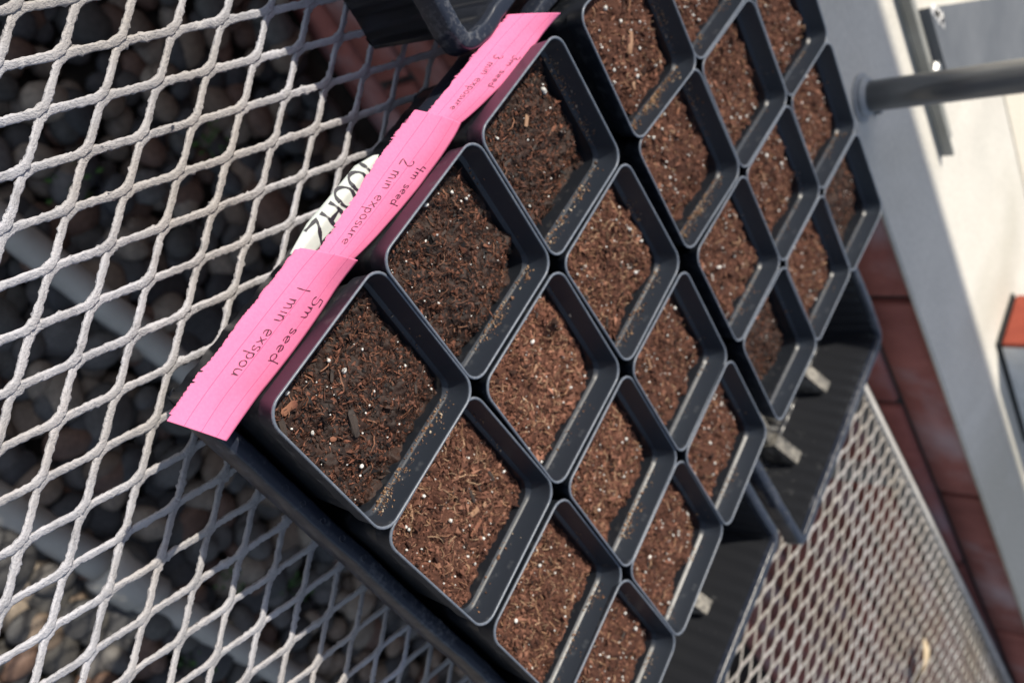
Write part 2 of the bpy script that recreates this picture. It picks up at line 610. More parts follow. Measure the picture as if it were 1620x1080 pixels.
def strand_mesh(k0, k1, m0f, m1f, seg, prof_n, rough, seed, hw=.0255, ht=.012):
    r = np.random.default_rng(seed)
    a = np.arange(prof_n) * 2 * math.pi / prof_n
    px = np.sign(np.cos(a)) * np.abs(np.cos(a)) ** .45 * hw
    pz = np.sign(np.sin(a)) * np.abs(np.sin(a)) ** .45 * ht
    ct, stn = math.cos(TILT), math.sin(TILT)
    pr = np.stack([px * ct - pz * stn, px * stn + pz * ct], 1)
    allV, allF, n0 = [], [], 0
    for k in range(k0, k1):
        s0 = LO + k * LA
        m0, m1 = m0f(s0), m1f(s0)
        s0 = s0 + V2 * 0
        base_m = int(math.floor(m0)); end_m = int(math.ceil(m1))
        ts = np.arange(base_m * 2 * seg, end_m * 2 * seg + 1) / (2 * seg)
        ph = ts - np.floor(ts)
        # trapezoid wave: bond (0), rise, bond (.5), fall
        tri = np.where(ph < .5, ph * 2, 2 - ph * 2)
        fl = .10
        w = np.clip((tri - fl) / (1 - 2 * fl), 0, 1)
        w = w * w * (3 - 2 * w) * .15 + w * .85
        amp = .1352 - .033
        xo = .0165 + w * amp
        yo = ts * V2[1]
        X = s0[0] + xo + ts * V2[0]
        Y = s0[1] + yo + xo * .052
        keep = (Y > -2.2) & (Y < 5.27 + .06 * X)
        if keep.sum() < 3: continue
        X, Y = X[keep], Y[keep]
        n = len(X)
        # the tilt lifts one bond edge above the other
        Zc = (w[keep] - .5) * .02
        rad = 1 + rough * (r.normal(size=(n, prof_n)) * .6 + np.repeat(r.normal(size=(n, 1)), prof_n, 1) * .45)
        lump = (r.random((n, 1)) < .05 * (rough > .05)) * r.uniform(.2, .55, (n, 1)) * (r.random((n, prof_n)) < .4)
        rad = rad + lump
        P = np.empty((n, prof_n, 3))
        P[..., 0] = X[:, None] + pr[None, :, 0] * rad
        P[..., 1] = Y[:, None] + r.normal(size=(n, prof_n)) * .004 * (rough > .05)
        P[..., 2] = Zc[:, None] + pr[None, :, 1] * rad
        idx = np.arange(n * prof_n).reshape(n, prof_n)
        q = np.stack([idx[:-1], np.roll(idx, -1, 1)[:-1], np.roll(idx, -1, 1)[1:], idx[1:]], -1).reshape(-1, 4)
        allV.append(P.reshape(-1, 3)); allF.append(q + n0); n0 += n * prof_n
    return np.concatenate(allV), np.concatenate(allF)


lo = lambda s: (-2.6 - s[1]) / .566
hi = lambda s: (7.2 - s[1]) / .566


def wrap(k0, k1, **kw):
    return strand_mesh(k0, k1, lo, hi, **kw)


V, F = wrap(-14, 30, seg=18, prof_n=10, rough=.12, seed=5)
mesh('expanded_metal', V, F, M['galv'], bench, kind='stuff')
V, F = wrap(30, 175, seg=7, prof_n=8, rough=.06, seed=6, hw=.031, ht=.012)
mesh('expanded_metal', V, F, M['galv_dirty'], bench, kind='stuff')
# edge angles and legs (the bench is turned 3.4 degrees against the wall)
ea = math.atan(.06)


def rot_bar(name, mat, x0, x1, yoff, w, z0, z1):
    m = MB(); m.box(x0, x1, 0, w, z0, z1, .012)
    o = m.build(name, mat, bench, smooth=False)
    o.location = Vector((0, yoff, 0)) * S
    o.rotation_euler = (0, 0, ea)
    return o


rot_bar('edge_bar', M['pale_bar'], -7, 24, 5.24, .085, -.05, .05)
rot_bar('edge_bar', M['pale_bar'], -7, 24, 5.327, .03, -.36, .052)
rot_bar('edge_bar', M['pale_bar'], -7, 24, -2.35, .20, -.10, .04)
for x in (-6.5, 9.0, 23.5):
    for y in (-2.3, 5.15):
        m = MB(); m.box(x, x + .3, y + x * .06, y + x * .06 + .2, -6.68, -.05, .02)
        m.build('bench_leg', M['pale_bar'], bench, smooth=False)
m = MB(); m.box(-.16, .16, -.06, .34, -.10, .12, .02)
o = m.build('edge_bracket', M['pale_bar'], bench, smooth=False); o.location = Vector((6.42, 5.85, .04)) * S


# ------------------------------------------------------------------ trays
def tray(name, label, x0, x1, y0, y1, zr, h=.66, dusty=False, wavy=.0, rot=0, seed=0, group=None):
    th = thing(name, label, 'tray', (x0, y0, zr - h), group)
    th.rotation_euler = (0, 0, rot)
    lx, ly = x1 - x0, y1 - y0
    P, N = rrect(0, lx, 0, ly, .17, 9, .0135)
    L = np.r_[0, np.cumsum(np.linalg.norm(np.diff(P, axis=0), axis=1))]
    wob = wavy * (vnoise(L, L * 0, 6, seed) + .6 * vnoise(L, L * 0 + 3, 14, seed + 1))
    zn = (wavy * .5 + .003) * vnoise(L, L * 0 + 7, 2.2, seed + 2)

    def ring(ins, z, fl=0.0, wb=1.0):
        d = ins + fl + wob * wb
        return np.c_[P - N * d[:, None] if hasattr(d, '__len__') else P - N * d, np.full(len(P), z) + zn]

    rim = [ring(.035, h - .155), ring(.0, h - .155), ring(-.004, h - .14), ring(.016, h - .02), ring(.024, h - .006), ring(.036, h), ring(.095, h), ring(.108, h - .004), ring(.116, h - .016), ring(.12, h - .06)]
    V, F = loft(rim)
    mesh('rim', V, F, M['tray_rim'], th)
    # inner wall with vertical flutes, and an outer skin
    if dusty:
        m = MB(); rr_ = np.random.default_rng(seed)
        for k in range(26):
            cxm, cym = rr_.uniform(.25, lx - .25), .066 + rr_.uniform(-.008, .008)
            R_ = rr_.uniform(.014, .021)
            m.add(*loft([np.array([(cxm + (R_ + dr) * math.cos(q * .5236), cym + (R_ + dr) * math.sin(q * .5236), h + dz_) for q in range(12)]) for dr, dz_ in ((-.003, -.004), (-.001, .0035), (.001, .0035), (.003, -.004))]))
        m.build('mould_marks', M['tray_rim'], th, kind='stuff')
    fl = (.0035 if dusty else .009) * np.clip(np.sin(L / .16 * 2 * math.pi) * 1.6, -1, 1)
    wl = [ring(.12, h - .058), ring(.126, h - .09), ring(.135, h - .12, fl), ring(.19, .05, fl), ring(.205, .022, fl * .5), ring(.24, .012)]
    V, F = loft(wl)
    mesh('side_wall', V, F, M['tray_dusty'] if dusty else M['tray'], th)
    wo_ = [ring(.24, -.005), ring(.19, 0.0), ring(.172, .03, fl), ring(.118, h - .10, fl), ring(.06, h - .07)]
    V, F = loft(wo_)
    mesh('outer_skin', V, F, M['tray'], th)
    m = MB()
    R0, _ = rrect(.238, lx - .238, .238, ly - .238, .05, 5)
    m.add(*loft([np.c_[R0, np.full(len(R0), -.004)], np.c_[R0, np.full(len(R0), .012)]], True, True))
    m.build('floor', M['tray_dusty'] if dusty else M['tray'], th, smooth=False)
    for fy in (1 / 3, 2 / 3):
        yc = ly * fy
        for xs in ((.30, lx * .33), (lx * .36, lx * .64), (lx * .67, lx - .215)):
            m = MB()
            # ridge with sloped flanks and a raised peg where it meets the end wall
            def prism(xa, xb, hw, zl, zr_):
                V = []
                for zf, g in ((.0125, 1.25), (.8, 1.0), (1.0, .86)):
                    for (x, zt) in ((xa, zl), (xb, zr_)):
                        z = .0125 if zf < .1 else zt * zf
                        V += [(x, yc - hw * g, z), (x, yc + hw * g, z)]
                F = []
                for a in (0, 4):
                    F += [(a, a + 2, a + 6, a + 4), (a + 3, a + 1, a + 5, a + 7), (a + 1, a, a + 4, a + 5), (a + 2, a + 3, a + 7, a + 6)]
                F += [(8, 10, 11, 9)]
                m.add(V, F)
            prism(xs[0], xs[1] - .30, .075, .13, .13)
            prism(xs[1] - .295, xs[1], .085, .20, .36)
            m.lathe([(.085, .0126), (.085, .17), (.07, .19), (.03, .195)], (xs[1] - .42, yc + .20, 0), 12)
            m.build('floor_rib', M['rib_dusty'] if dusty else M['tray'], th, smooth=False)
    return th


tray('seedling_tray', 'black nursery tray under the pots beside the three pink notes', -.60, 5.16, -.605, 2.40, -.42, .67, True, .004, 0, 3)
tray('seedling_tray', 'black nursery tray of pots nearest the concrete sill', -.49, 5.66, 2.52, 5.47, -.42, .67, True, .005, 0, 23)
tray('seedling_tray', 'empty deep black tray whose thick corner overhangs the highest note', -6.65, -.685, 1.86, 5.40, -.20, .905, False, .010, .015, 43)

# ------------------------------------------------------------------ pots
POT_H = 1.03


def sq_ring(half, r, z, n=8):
    P, _ = rrect(-half, half, -half, half, r, n)
    return np.c_[P, np.full(len(P), z)]


LIPV, LIPF = loft([sq_ring(.4985, .112, -.011), sq_ring(.5012, .113, -.006), sq_ring(.5005, .113, .001), sq_ring(.497, .111, .0045), sq_ring(.492, .109, .0045), sq_ring(.488, .1075, .001), sq_ring(.4872, .107, -.004)])
rim_rings = [sq_ring(.462, .10, -.158), sq_ring(.474, .10, -.155), sq_ring(.482, .105, -.145), sq_ring(.490, .108, -.03),
             sq_ring(.4985, .112, -.014), sq_ring(.500, .113, -.005), sq_ring(.497, .112, .0), sq_ring(.491, .109, .001), sq_ring(.488, .1075, -.004),
             sq_ring(.485, .106, -.02), sq_ring(.468, .10, -.138), sq_ring(.464, .098, -.145), sq_ring(.458, .094, -.149), sq_ring(.455, .093, -.155), sq_ring(.450, .091, -.160), sq_ring(.447, .09, -.166)]
RIMV, RIMF = loft(rim_rings)
body_rings = [sq_ring(.4465, .09, -.165), sq_ring(.36, .075, -POT_H + .04), sq_ring(.33, .06, -POT_H + .02)]
BV1, BF1 = loft(body_rings, False, True)
out_rings = [sq_ring(.33, .06, -POT_H), sq_ring(.365, .075, -POT_H + .012), sq_ring(.380, .08, -POT_H + .05), sq_ring(.462, .10, -.157)]
BV2, BF2 = loft(out_rings, True, False)
BODYV = np.concatenate([BV1, BV2]); BODYF = BF1 + [tuple(i + len(BV1) for i in f) for f in BF2]

def bow(V, seed):
    r = np.random.default_rng(seed)
    V = V.copy()
    am = r.normal(0, .007, 4)
    wgt = np.clip(1 + V[:, 2] / .5, 0, 1)
    x, y = V[:, 0].copy(), V[:, 1].copy()
    for sgn, a, ax in ((1, am[0], 0), (-1, am[1], 0), (1, am[2], 1), (-1, am[3], 1)):
        u, w_ = (x, y) if ax == 0 else (y, x)
        sel = u * sgn > np.abs(w_)
        V[sel, ax] += sgn * a * (np.cos(math.pi * w_[sel]) ** 1) * wgt[sel]
    V[:, 2] += wgt * (.004 * np.sin(x * 5 + r.uniform(0, 6)) + .003 * np.sin(y * 7 + r.uniform(0, 6)))
    return V


OCT = np.array([(1, 0, 0), (-1, 0, 0), (0, 1, 0), (0, -1, 0), (0, 0, 1), (0, 0, -1)], float)
OCF = np.array([(0, 2, 4), (2, 1, 4), (1, 3, 4), (3, 0, 4), (2, 0, 5), (1, 2, 5), (3, 1, 5), (0, 3, 5)])
bmi = bmesh.new(); bmesh.ops.create_icosphere(bmi, subdivisions=1, radius=1)
ICV = np.array([v.co[:] for v in bmi.verts]); ICF = np.array([[v.index for v in f.verts] for f in bmi.faces]); bmi.free()


def rand_rot(r, n, flat=1.0):
    a = r.uniform(0, 2 * math.pi, n)
    t = r.normal(0, .55 * flat, n); p = r.normal(0, .55 * flat, n)
    ca, sa, ct, st_, cp, sp = np.cos(a), np.sin(a), np.cos(t), np.sin(t), np.cos(p), np.sin(p)
    Z0 = np.zeros(n); O = np.ones(n)
    Rz = np.stack([ca, -sa, Z0, sa, ca, Z0, Z0, Z0, O], -1).reshape(n, 3, 3)
    Rx = np.stack([O, Z0, Z0, Z0, ct, -st_, Z0, st_, ct], -1).reshape(n, 3, 3)
    Ry = np.stack([cp, Z0, sp, Z0, O, Z0, -sp, Z0, cp], -1).reshape(n, 3, 3)
    return Rz @ Rx @ Ry


def scatter(base, faces, pos, scl, rot, cols, jit, r):
    n, k = len(pos), len(base)
    V = base[None] * (1 + r.normal(0, jit, (n, k, 1))) * scl[:, None, :]
    V = np.einsum('nij,nkj->nki', rot, V) + pos[:, None, :]
    F = (faces[None] + (np.arange(n) * k)[:, None, None]).reshape(-1, 3)
    return V.reshape(-1, 3), F, np.repeat(cols, k, 0)


DRY = np.array([(.110, .055, .039), (.158, .083, .060), (.062, .030, .022), (.225, .128, .092), (.026, .015, .012)])
DARK = np.array([(.036, .016, .0095), (.078, .032, .019), (.014, .0075, .0055), (.14, .060, .037), (.0065, .006, .007)])  # moist soil; part of the darkness is shade put into the colour


def soil_parts(pot, seed, wet_shaded, level, N, ncrumb, nfib, nperl, mound=(), wallcr=(60, 10), low=.045, tint=1.0):
    r = np.random.default_rng(seed)
    HS = .444
    u = np.linspace(-1, 1, N)
    GX, GY = np.meshgrid(u, u, indexing='ij')
    x, y = GX.ravel() * HS, GY.ravel() * HS
    rc = .085
    ex, ey = np.abs(x) - (HS - rc), np.abs(y) - (HS - rc)
    cm = (ex > 0) & (ey > 0)
    d = np.hypot(ex, ey); kk = np.where(cm & (d > rc), rc / np.maximum(d, 1e-6), 1)
    x = np.where(cm, np.sign(x) * ((HS - rc) + ex * kk), x); y = np.where(cm, np.sign(y) * ((HS - rc) + ey * kk), y)

    def height(x, y):
        z = level + .012 * math.sin(seed * 1.7) + .02 * math.sin(seed * 2.3) * x / .44 + .020 * vnoise(x, y, 3.2, seed) + .020 * vnoise(x, y, 7, seed + 1) + .021 * vnoise(x, y, 17, seed + 2)
        e = np.clip((x - .20) / .25, 0, 1)
        z = z - low * e * e * (3 - 2 * e) * (.75 + .5 * vnoise(x, y, 5, seed + 3) + .45 * vnoise(x, y, 15, seed + 6))
        e2 = np.clip((y - .30) / .14, 0, 1)
        z = z - .03 * e2 * (.6 + .6 * vnoise(x, y, 6, seed + 4))
        e3 = np.clip((-.36 - x) / .08, 0, 1)
        z = z + .012 * e3
        for (mx, my, mh, ms) in mound:
            z = z + mh * np.exp(-((x - mx) ** 2 + (y - my) ** 2) / (2 * ms * ms))
        return z

    z = height(x, y) + .013 * vnoise(x, y, 44, seed + 5)
    pal = DARK * np.array((1.05, .92, .85)) if wet_shaded else DRY * np.array((.98, .84, .78)) * tint
    tone = .5 + .25 * vnoise(x, y, 5, seed + 8) + .35 * vnoise(x, y, 22, seed + 9)
    cb = pal[2] * .75 + (pal[0] - pal[2]) * tone[:, None] * .8
    idx = np.arange(N * N).reshape(N, N)
    F = np.stack([idx[:-1, :-1], idx[1:, :-1], idx[1:, 1:], idx[:-1, 1:]], -1).reshape(-1, 4)
    ms_ = M['soil_wet_shaded'] if wet_shaded else M['soil']
    soil = mesh('soil', np.c_[x, y, z], F, ms_, pot, cols=cb)
    # crumbs, flakes, fibres
    Vs, Fs, Cs, n0 = [], [], [], 0

    def push(V, F, C):
        nonlocal n0
        Vs.append(V); Fs.append(F + n0); Cs.append(C); n0 += len(V)

    lim = HS - .012
    n = ncrumb
    px, py = r.uniform(-lim, lim, n), r.uniform(-lim, lim, n)
    sz = np.exp(r.normal(math.log(.0068), .55, n)).clip(.0025, .026) * (.8 if wet_shaded else 1)
    kind = r.random(n)
    scl = np.stack([sz * r.uniform(.8, 1.9, n), sz * r.uniform(.6, 1.0, n), sz * r.uniform(.35, .9, n)], 1)
    w = r.choice(5, n, p=(.34, .22, .24, .10, .10))
    cc = pal[w] * r.uniform(.7, 1.3, (n, 1))
    push(*scatter(OCT, OCF, np.c_[px, py, height(px, py) + sz * .25], scl, rand_rot(r, n), cc, .28, r))
    # thin splinters of bark and coir
    n = ncrumb // 5
    px, py = r.uniform(-lim, lim, n), r.uniform(-lim, lim, n)
    ln = np.exp(r.normal(math.log(.014), .55, n)).clip(.006, .05)
    scl = np.stack([ln, ln * r.uniform(.10, .28, n), ln * r.uniform(.06, .16, n)], 1)
    w = r.choice(5, n, p=(.25, .30, .10, .27, .08))
    cc = pal[w] * r.uniform(.75, 1.45, (n, 1))
    px = np.clip(px, -lim + ln * .8, lim - ln * .8); py = np.clip(py, -lim + ln * .8, lim - ln * .8)
    push(*scatter(OCT, OCF, np.c_[px, py, height(px, py) + .006], scl, rand_rot(r, n, .6), cc, .22, r))
    # curled fibres: three-sided tubes of five points
    n = nfib
    px, py = r.uniform(-lim * .85, lim * .85, n), r.uniform(-lim * .85, lim * .85, n)
    a = r.uniform(0, 6.28, n); ln = np.exp(r.normal(math.log(.05), .5, n)).clip(.02, .16); bend = r.normal(0, 1.3, n)
    t = np.linspace(-.5, .5, 5)
    th_ = a[:, None] + bend[:, None] * t[None]
    dx = np.cumsum(np.cos(th_), 1) * ln[:, None] / 5; dy = np.cumsum(np.sin(th_), 1) * ln[:, None] / 5
    fx = np.clip(px[:, None] + dx - dx.mean(1, keepdims=True), -lim, lim); fy = np.clip(py[:, None] + dy - dy.mean(1, keepdims=True), -lim, lim)
    fz = height(fx.ravel(), fy.ravel()).reshape(n, 5) + .012 + .018 * np.abs(r.normal(size=(n, 1))) * (1 - 4 * t[None] ** 2) + r.normal(0, .004, (n, 5))
    rad = r.uniform(.0016, .0036, n)
    nx, ny = -np.sin(th_), np.cos(th_)
    ring = np.stack([np.stack([fx + nx * rad[:, None] * math.cos(q), fy + ny * rad[:, None] * math.cos(q), fz + rad[:, None] * math.sin(q)], -1) for q in (0, 2.094, 4.189)], 2)
    base = (np.arange(n) * 15)[:, None]
    fl = []
    for s_ in range(4):
        for q in range(3):
            q2 = (q + 1) % 3
            fl += [(s_ * 3 + q, s_ * 3 + q2, s_ * 3 + 3 + q2), (s_ * 3 + q, s_ * 3 + 3 + q2, s_ * 3 + 3 + q)]
    fl = np.array(fl)
    cf = np.array([(.30, .17, .10), (.22, .115, .07), (.38, .25, .16)])[r.choice(3, n)] * r.uniform(.7, 1.2, (n, 1))
    if wet_shaded: cf = cf * np.array((.52, .36, .32))
    push(ring.reshape(-1, 3), (fl[None] + base[:, :, None]).reshape(-1, 3), np.repeat(cf, 15, 0))
    # crumbs stuck to the inside of the wall and on its ledge
    for side, cnt in enumerate(wallcr):
        if not cnt: continue
        clus = r.uniform(-.40, .40, max(2, cnt // 40))
        yy = np.clip(clus[r.integers(0, len(clus), cnt)] + r.normal(0, .07, cnt), -.42, .42)
        zz = np.where(r.random(cnt) < .42, -.150 + r.normal(0, .004, cnt), -.15 + np.abs(r.normal(0, .035, cnt)).clip(0, .12))
        off = np.where(zz < -.135, r.uniform(.450, .466, cnt), .485 + (zz + .02) * .145)
        s_ = np.exp(r.normal(math.log(.0038), .55, cnt)).clip(.0015, .014)
        pos = np.c_[off - s_ * .3, yy, zz] if side == 0 else np.c_[yy, off - s_ * .3, zz]
        cw = np.array([(.16, .085, .05), (.26, .16, .09), (.40, .32, .24), (.30, .15, .07)])[r.choice(4, cnt, p=(.45, .3, .15, .1))]
        push(*scatter(OCT, OCF, pos, np.stack([s_, s_ * r.uniform(.6, 1.6, cnt), s_ * .6], 1), rand_rot(r, cnt, 1.5), cw, .25, r))
    mesh('soil_crumbs', np.concatenate(Vs), np.concatenate(Fs), ms_, soil, cols=np.concatenate(Cs), kind='stuff', smooth=False)
    # perlite
    n = nperl
    px, py = r.uniform(-lim * .95, lim * .95, n), r.uniform(-lim * .95, lim * .95, n)
    sz = np.exp(r.normal(math.log(.0052), .55, n)).clip(.0022, .019)
    cc = np.array((.72, .71, .68)) * r.uniform(.75, 1.08, (n, 1))
    V, F, C = scatter(ICV, ICF, np.c_[px, py, height(px, py) + .010 + sz * .35], np.stack([sz, sz * r.uniform(.7, 1.2, n), sz * r.uniform(.6, 1, n)], 1), rand_rot(r, n, 2), cc, .14, r)
    mesh('perlite', V, F, M['perlite'], soil, cols=C, kind='stuff')
    return soil, height


def bark(soil, height, x, y, L, w, a, mat, th=.35):
    n = 7
    r = np.random.default_rng(int(abs(x * 991 + y * 577) * 100) + 3)
    rings = []
    for k, (t, s_) in enumerate(((-.5, .55), (-.38, .9), (-.05, 1.0), (.3, .92), (.47, .7), (.5, .45))):
        ring = []
        for q in range(n):
            b = 2 * math.pi * q / n
            rr = 1 + r.normal(0, .13)
            ring.append((t * L, math.cos(b) * w * .5 * s_ * rr, math.sin(b) * w * .5 * th * 2 * s_ * rr * .6))
        rings.append(np.array(ring))
    V, F = loft(rings, True, True)
    ca, sa = math.cos(a), math.sin(a)
    V = np.c_[V[:, 0] * ca - V[:, 1] * sa + x, V[:, 0] * sa + V[:, 1] * ca + y, V[:, 2] + height(np.array([x]), np.array([y]))[0] + .014]
    return mesh('bark_chip', V, F, M[mat], soil, smooth=False)


POTS = {'A00': (-0.014, -0.004, 0.012, -0.012, 0.001, -0.040), 'A01': (-0.016, 0.991, 0.006, -0.007, -0.016, -0.015), 'A02': (-0.007, 1.992, 0.003, -0.004, -0.014, -0.006),
        'A10': (0.986, -0.016, 0.008, 0.013, 0.017, -0.034), 'A11': (1.006, 0.994, 0.003, -0.013, -0.006, -0.027), 'A12': (1.007, 2.008, 0.008, 0.004, -0.01, -0.013),
        'A20': (2.038, 0.001, 0.005, 0.008, -0.019, -0.022), 'A21': (2.016, 1.0, 0.004, -0.004, -0.02, -0.031), 'A22': (2.023, 1.996, 0.002, -0.011, -0.025, -0.018),
        'A30': (3.014, -0.005, -0.005, 0.02, -0.023, -0.007), 'A31': (3.007, 1.001, -0.009, 0.0, -0.02, -0.026), 'A32': (3.01, 1.984, -0.006, 0.006, -0.025, -0.013),
        'B00': (0.112, 3.255, -0.027, -0.074, 0.008, 0.016), 'B10': (1.099, 3.188, -0.036, -0.057, 0.009, 0.023), 'B20': (2.126, 3.169, -0.028, -0.037, -0.003, 0.003),
        'B30': (3.135, 3.15, -0.016, -0.058, 0.019, 0.002), 'B01': (0.185, 4.245, -.02, -.055, 0, 0), 'B11': (1.197, 4.206, -0.021, -0.048, 0.003, 0.02),
        'B21': (2.199, 4.158, -0.021, -0.047, -0.001, 0.007), 'B31': (3.201, 4.131, -0.021, -0.04, 0.005, 0.007), 'B02': (.25, 5.24, -.02, -.055, 0, 0),
        'B12': (1.277, 5.214, -0.013, -0.07, 0.013, 0.004), 'B22': (2.276, 5.161, -0.016, -0.066, -0.002, 0.009), 'B32': (3.284, 5.107, -0.014, -0.058, 0.009, 0.009)}
ORD = ('first', 'second', 'third', 'fourth')
NOTE = ('lowest pink note by the tray corner', 'middle pink note', 'highest pink note')
KIT = {}
PITCH = {'A00': dict(wet_shaded=1, level=-.172, low=.06, nperl=40, nfib=170, wallcr=(420, 12)), 'A01': dict(wet_shaded=1, level=-.165, low=.10, nperl=46, nfib=200, wallcr=(260, 40)),
         'A02': dict(wet_shaded=1, level=-.185, low=.08, nperl=26, nfib=160, wallcr=(300, 300)), 'B30': dict(wet_shaded=1, level=-.25, nperl=16, wallcr=(10, 6)),
         'B32': dict(wet_shaded=1, level=-.20, nperl=14, wallcr=(10, 6)), 'A11': dict(tint=1.32, mound=((-.17, .33, .06, .06), (-.10, .20, -.05, .05)), wallcr=(50, 20)),  # B32's darkness is painted shade, A11's tint a painted sun patch
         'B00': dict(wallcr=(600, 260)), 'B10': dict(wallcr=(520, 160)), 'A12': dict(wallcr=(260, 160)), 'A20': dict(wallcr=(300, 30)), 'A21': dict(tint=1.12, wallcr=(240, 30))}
for key, (x, y, z, yaw, tx, ty) in POTS.items():
    tr, i, j = key[0], int(key[1]), int(key[2])
    if tr == 'A':
        lab = '%s black pot counting back from the %s' % (ORD[i], NOTE[j])
        if i == 0: lab = 'black pot of dark moist soil, partly painted shade, touching the %s' % NOTE[j]
    else:
        rowt = ('row nearest the pink notes\' tray', 'middle row', 'row nearest the concrete sill')[j]
        lab = '%s black pot in the sill side tray\'s %s' % (ORD[i], rowt)
    pot = thing('plant_pot', lab, 'plant pot', (x, y, z), 'square black pots of potting soil')
    pot.rotation_euler = Matrix(((1, 0, -tx), (0, 1, -ty), (tx, ty, 1))).to_euler()
    pot.rotation_euler.z = yaw
    vi = len(KIT) if len(KIT) < 5 else (i * 2 + j * 3 + (tr == 'B')) % 5
    if vi not in KIT:
        KIT[vi] = (mesh('rim_band', bow(RIMV, vi), RIMF, M['pot_rim'], pot), mesh('pot_body', bow(BODYV, vi), BODYF, M['pot'], pot), mesh('rim_lip', bow(LIPV, vi), LIPF, M['pot_lip'], pot))
    else:
        for nm, src in zip(('rim_band', 'pot_body', 'rim_lip'), KIT[vi]):
            share(nm, src, pot)
    near = tr == 'A' and i + (j > 1) < 3
    seed = 100 + i * 31 + j * 7 + (tr == 'B') * 500
    kw = dict(wet_shaded=0, level=-.180, low=.05, N=110 if near else 70, ncrumb=5200 if near else 2000, nfib=260 if near else 90, nperl=62 if near else 80, wallcr=(90, 20))
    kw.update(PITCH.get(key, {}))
    if key not in ('A00', 'A02', 'B00', 'B10'):
        fk = random.Random(seed * 3 + 1).choice((.12, .3, .6, 1.0))
        kw['wallcr'] = (int(kw['wallcr'][0] * fk) + 6, int(kw['wallcr'][1] * (1.3 - fk)))
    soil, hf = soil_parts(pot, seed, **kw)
    rr = random.Random(seed)
    for k in range((4 if kw['wet_shaded'] else 6) if near else 3):
        bark(soil, hf, rr.uniform(-.33, .3), rr.uniform(-.34, .32), rr.uniform(.035, .08), rr.uniform(.012, .027), rr.uniform(0, 3.1), rr.choice(['bark_dark', 'bark_dark', 'bark'] if kw['wet_shaded'] else ['bark', 'bark', 'bark_dark', 'bark_tan', 'bark_dark']))
    if key == 'A00':
        bark(soil, hf, -.335, -.33, .10, .040, 1.35, 'bark', .4)
        bark(soil, hf, -.30, -.405, .13, .040, -.5, 'bark_dark', .5)
        bark(soil, hf, .02, -.14, .15, .05, -.5, 'bark_dark', .4)
    if key == 'A02':
        bark(soil, hf, -.18, .06, .085, .035, -.9, 'bark_tan', .4)
    if key == 'A10':
        bark(soil, hf, .22, .0, .12, .032, 1.5, 'bark', .4); bark(soil, hf, .14, .06, .075, .040, 1.2, 'bark_tan', .5); bark(soil, hf, .06, .12, .09, .026, -.4, 'bark_dark', .5)
    if key == 'B00':
        bark(soil, hf, .02, .06, .17, .055, -.75, 'bark_tan', .5)


# ------------------------------------------------------------------ pink notes with handwriting
def arc(cx, cy, rx, ry, a0, a1, n=9):
    return [(cx + rx * math.cos(math.radians(a0 + (a1 - a0) * k / n)), cy + ry * math.sin(math.radians(a0 + (a1 - a0) * k / n))) for k in range(n + 1)]


GL = {  # one-stroke handwriting: (advance, strokes); x height .5
    '1': (.38, [[(.12, 1.0), (.16, .5), (.15, .0)]]),
    '2': (.62, [arc(.26, .72, .22, .26, 160, -30) + [(.08, .05), (.24, .02), (.55, .06)]]),
    '3': (.60, [arc(.24, .76, .20, .22, 140, -80, 8) + arc(.24, .27, .24, .27, 80, -140, 9)]),
    '4': (.62, [[(.10, .95), (.06, .50), (.45, .48)], [(.40, .95), (.38, .40), (.36, -.02)]]),
    '5': (.60, [[(.50, .98), (.14, .95), (.10, .58)] + arc(.24, .30, .24, .30, 110, -140, 9)]),
    '0': (.72, [arc(.32, .5, .29, .5, 90, 450, 18)]),
    'm': (.78, [[(.04, .50), (.06, .0), (.08, .30)] + arc(.20, .32, .12, .18, 160, 0, 5) + [(.33, .0), (.35, .30)] + arc(.47, .32, .12, .18, 160, 0, 5) + [(.62, .02)]]),
    'n': (.54, [[(.04, .50), (.06, .0), (.08, .30)] + arc(.22, .32, .14, .18, 160, 0, 5) + [(.38, .02)]]),
    'i': (.24, [[(.08, .48), (.09, .0)], [(.09, .68), (.11, .70)]]),
    's': (.44, [arc(.20, .38, .14, .12, 30, 230, 6) + arc(.18, .13, .15, .13, 80, -140, 7)]),
    'e': (.50, [[(.06, .22), (.38, .30)] + arc(.22, .26, .18, .24, 10, 310, 11)]),
    'd': (.54, [arc(.20, .23, .17, .23, 40, 330, 10) + [(.38, .25), (.40, .98), (.39, .30), (.44, .0)]]),
    'x': (.50, [[(.04, .48), (.40, .0)], [(.40, .50), (.04, .0)]]),
    'p': (.52, [[(.06, .48), (.08, -.42)], arc(.22, .24, .17, .24, 150, -150, 10)]),
    'o': (.50, [arc(.21, .24, .18, .24, 100, 460, 14)]),
    'u': (.56, [[(.05, .48)] + arc(.20, .20, .15, .20, 180, 340, 6) + [(.38, .50), (.39, .10), (.45, .02)]]),
    'r': (.42, [[(.05, .50), (.07, .0), (.08, .28)] + arc(.22, .30, .14, .17, 165, 40, 5)]),
    'H': (.74, [[(.06, 1.0), (.10, .0)], [(.55, 1.0), (.56, .0)], [(.08, .50), (.56, .52)]]),
    'Z': (.70, [[(.06, .92), (.58, .96), (.08, .06), (.62, .02)]]),
    ' ': (.42, []),
}


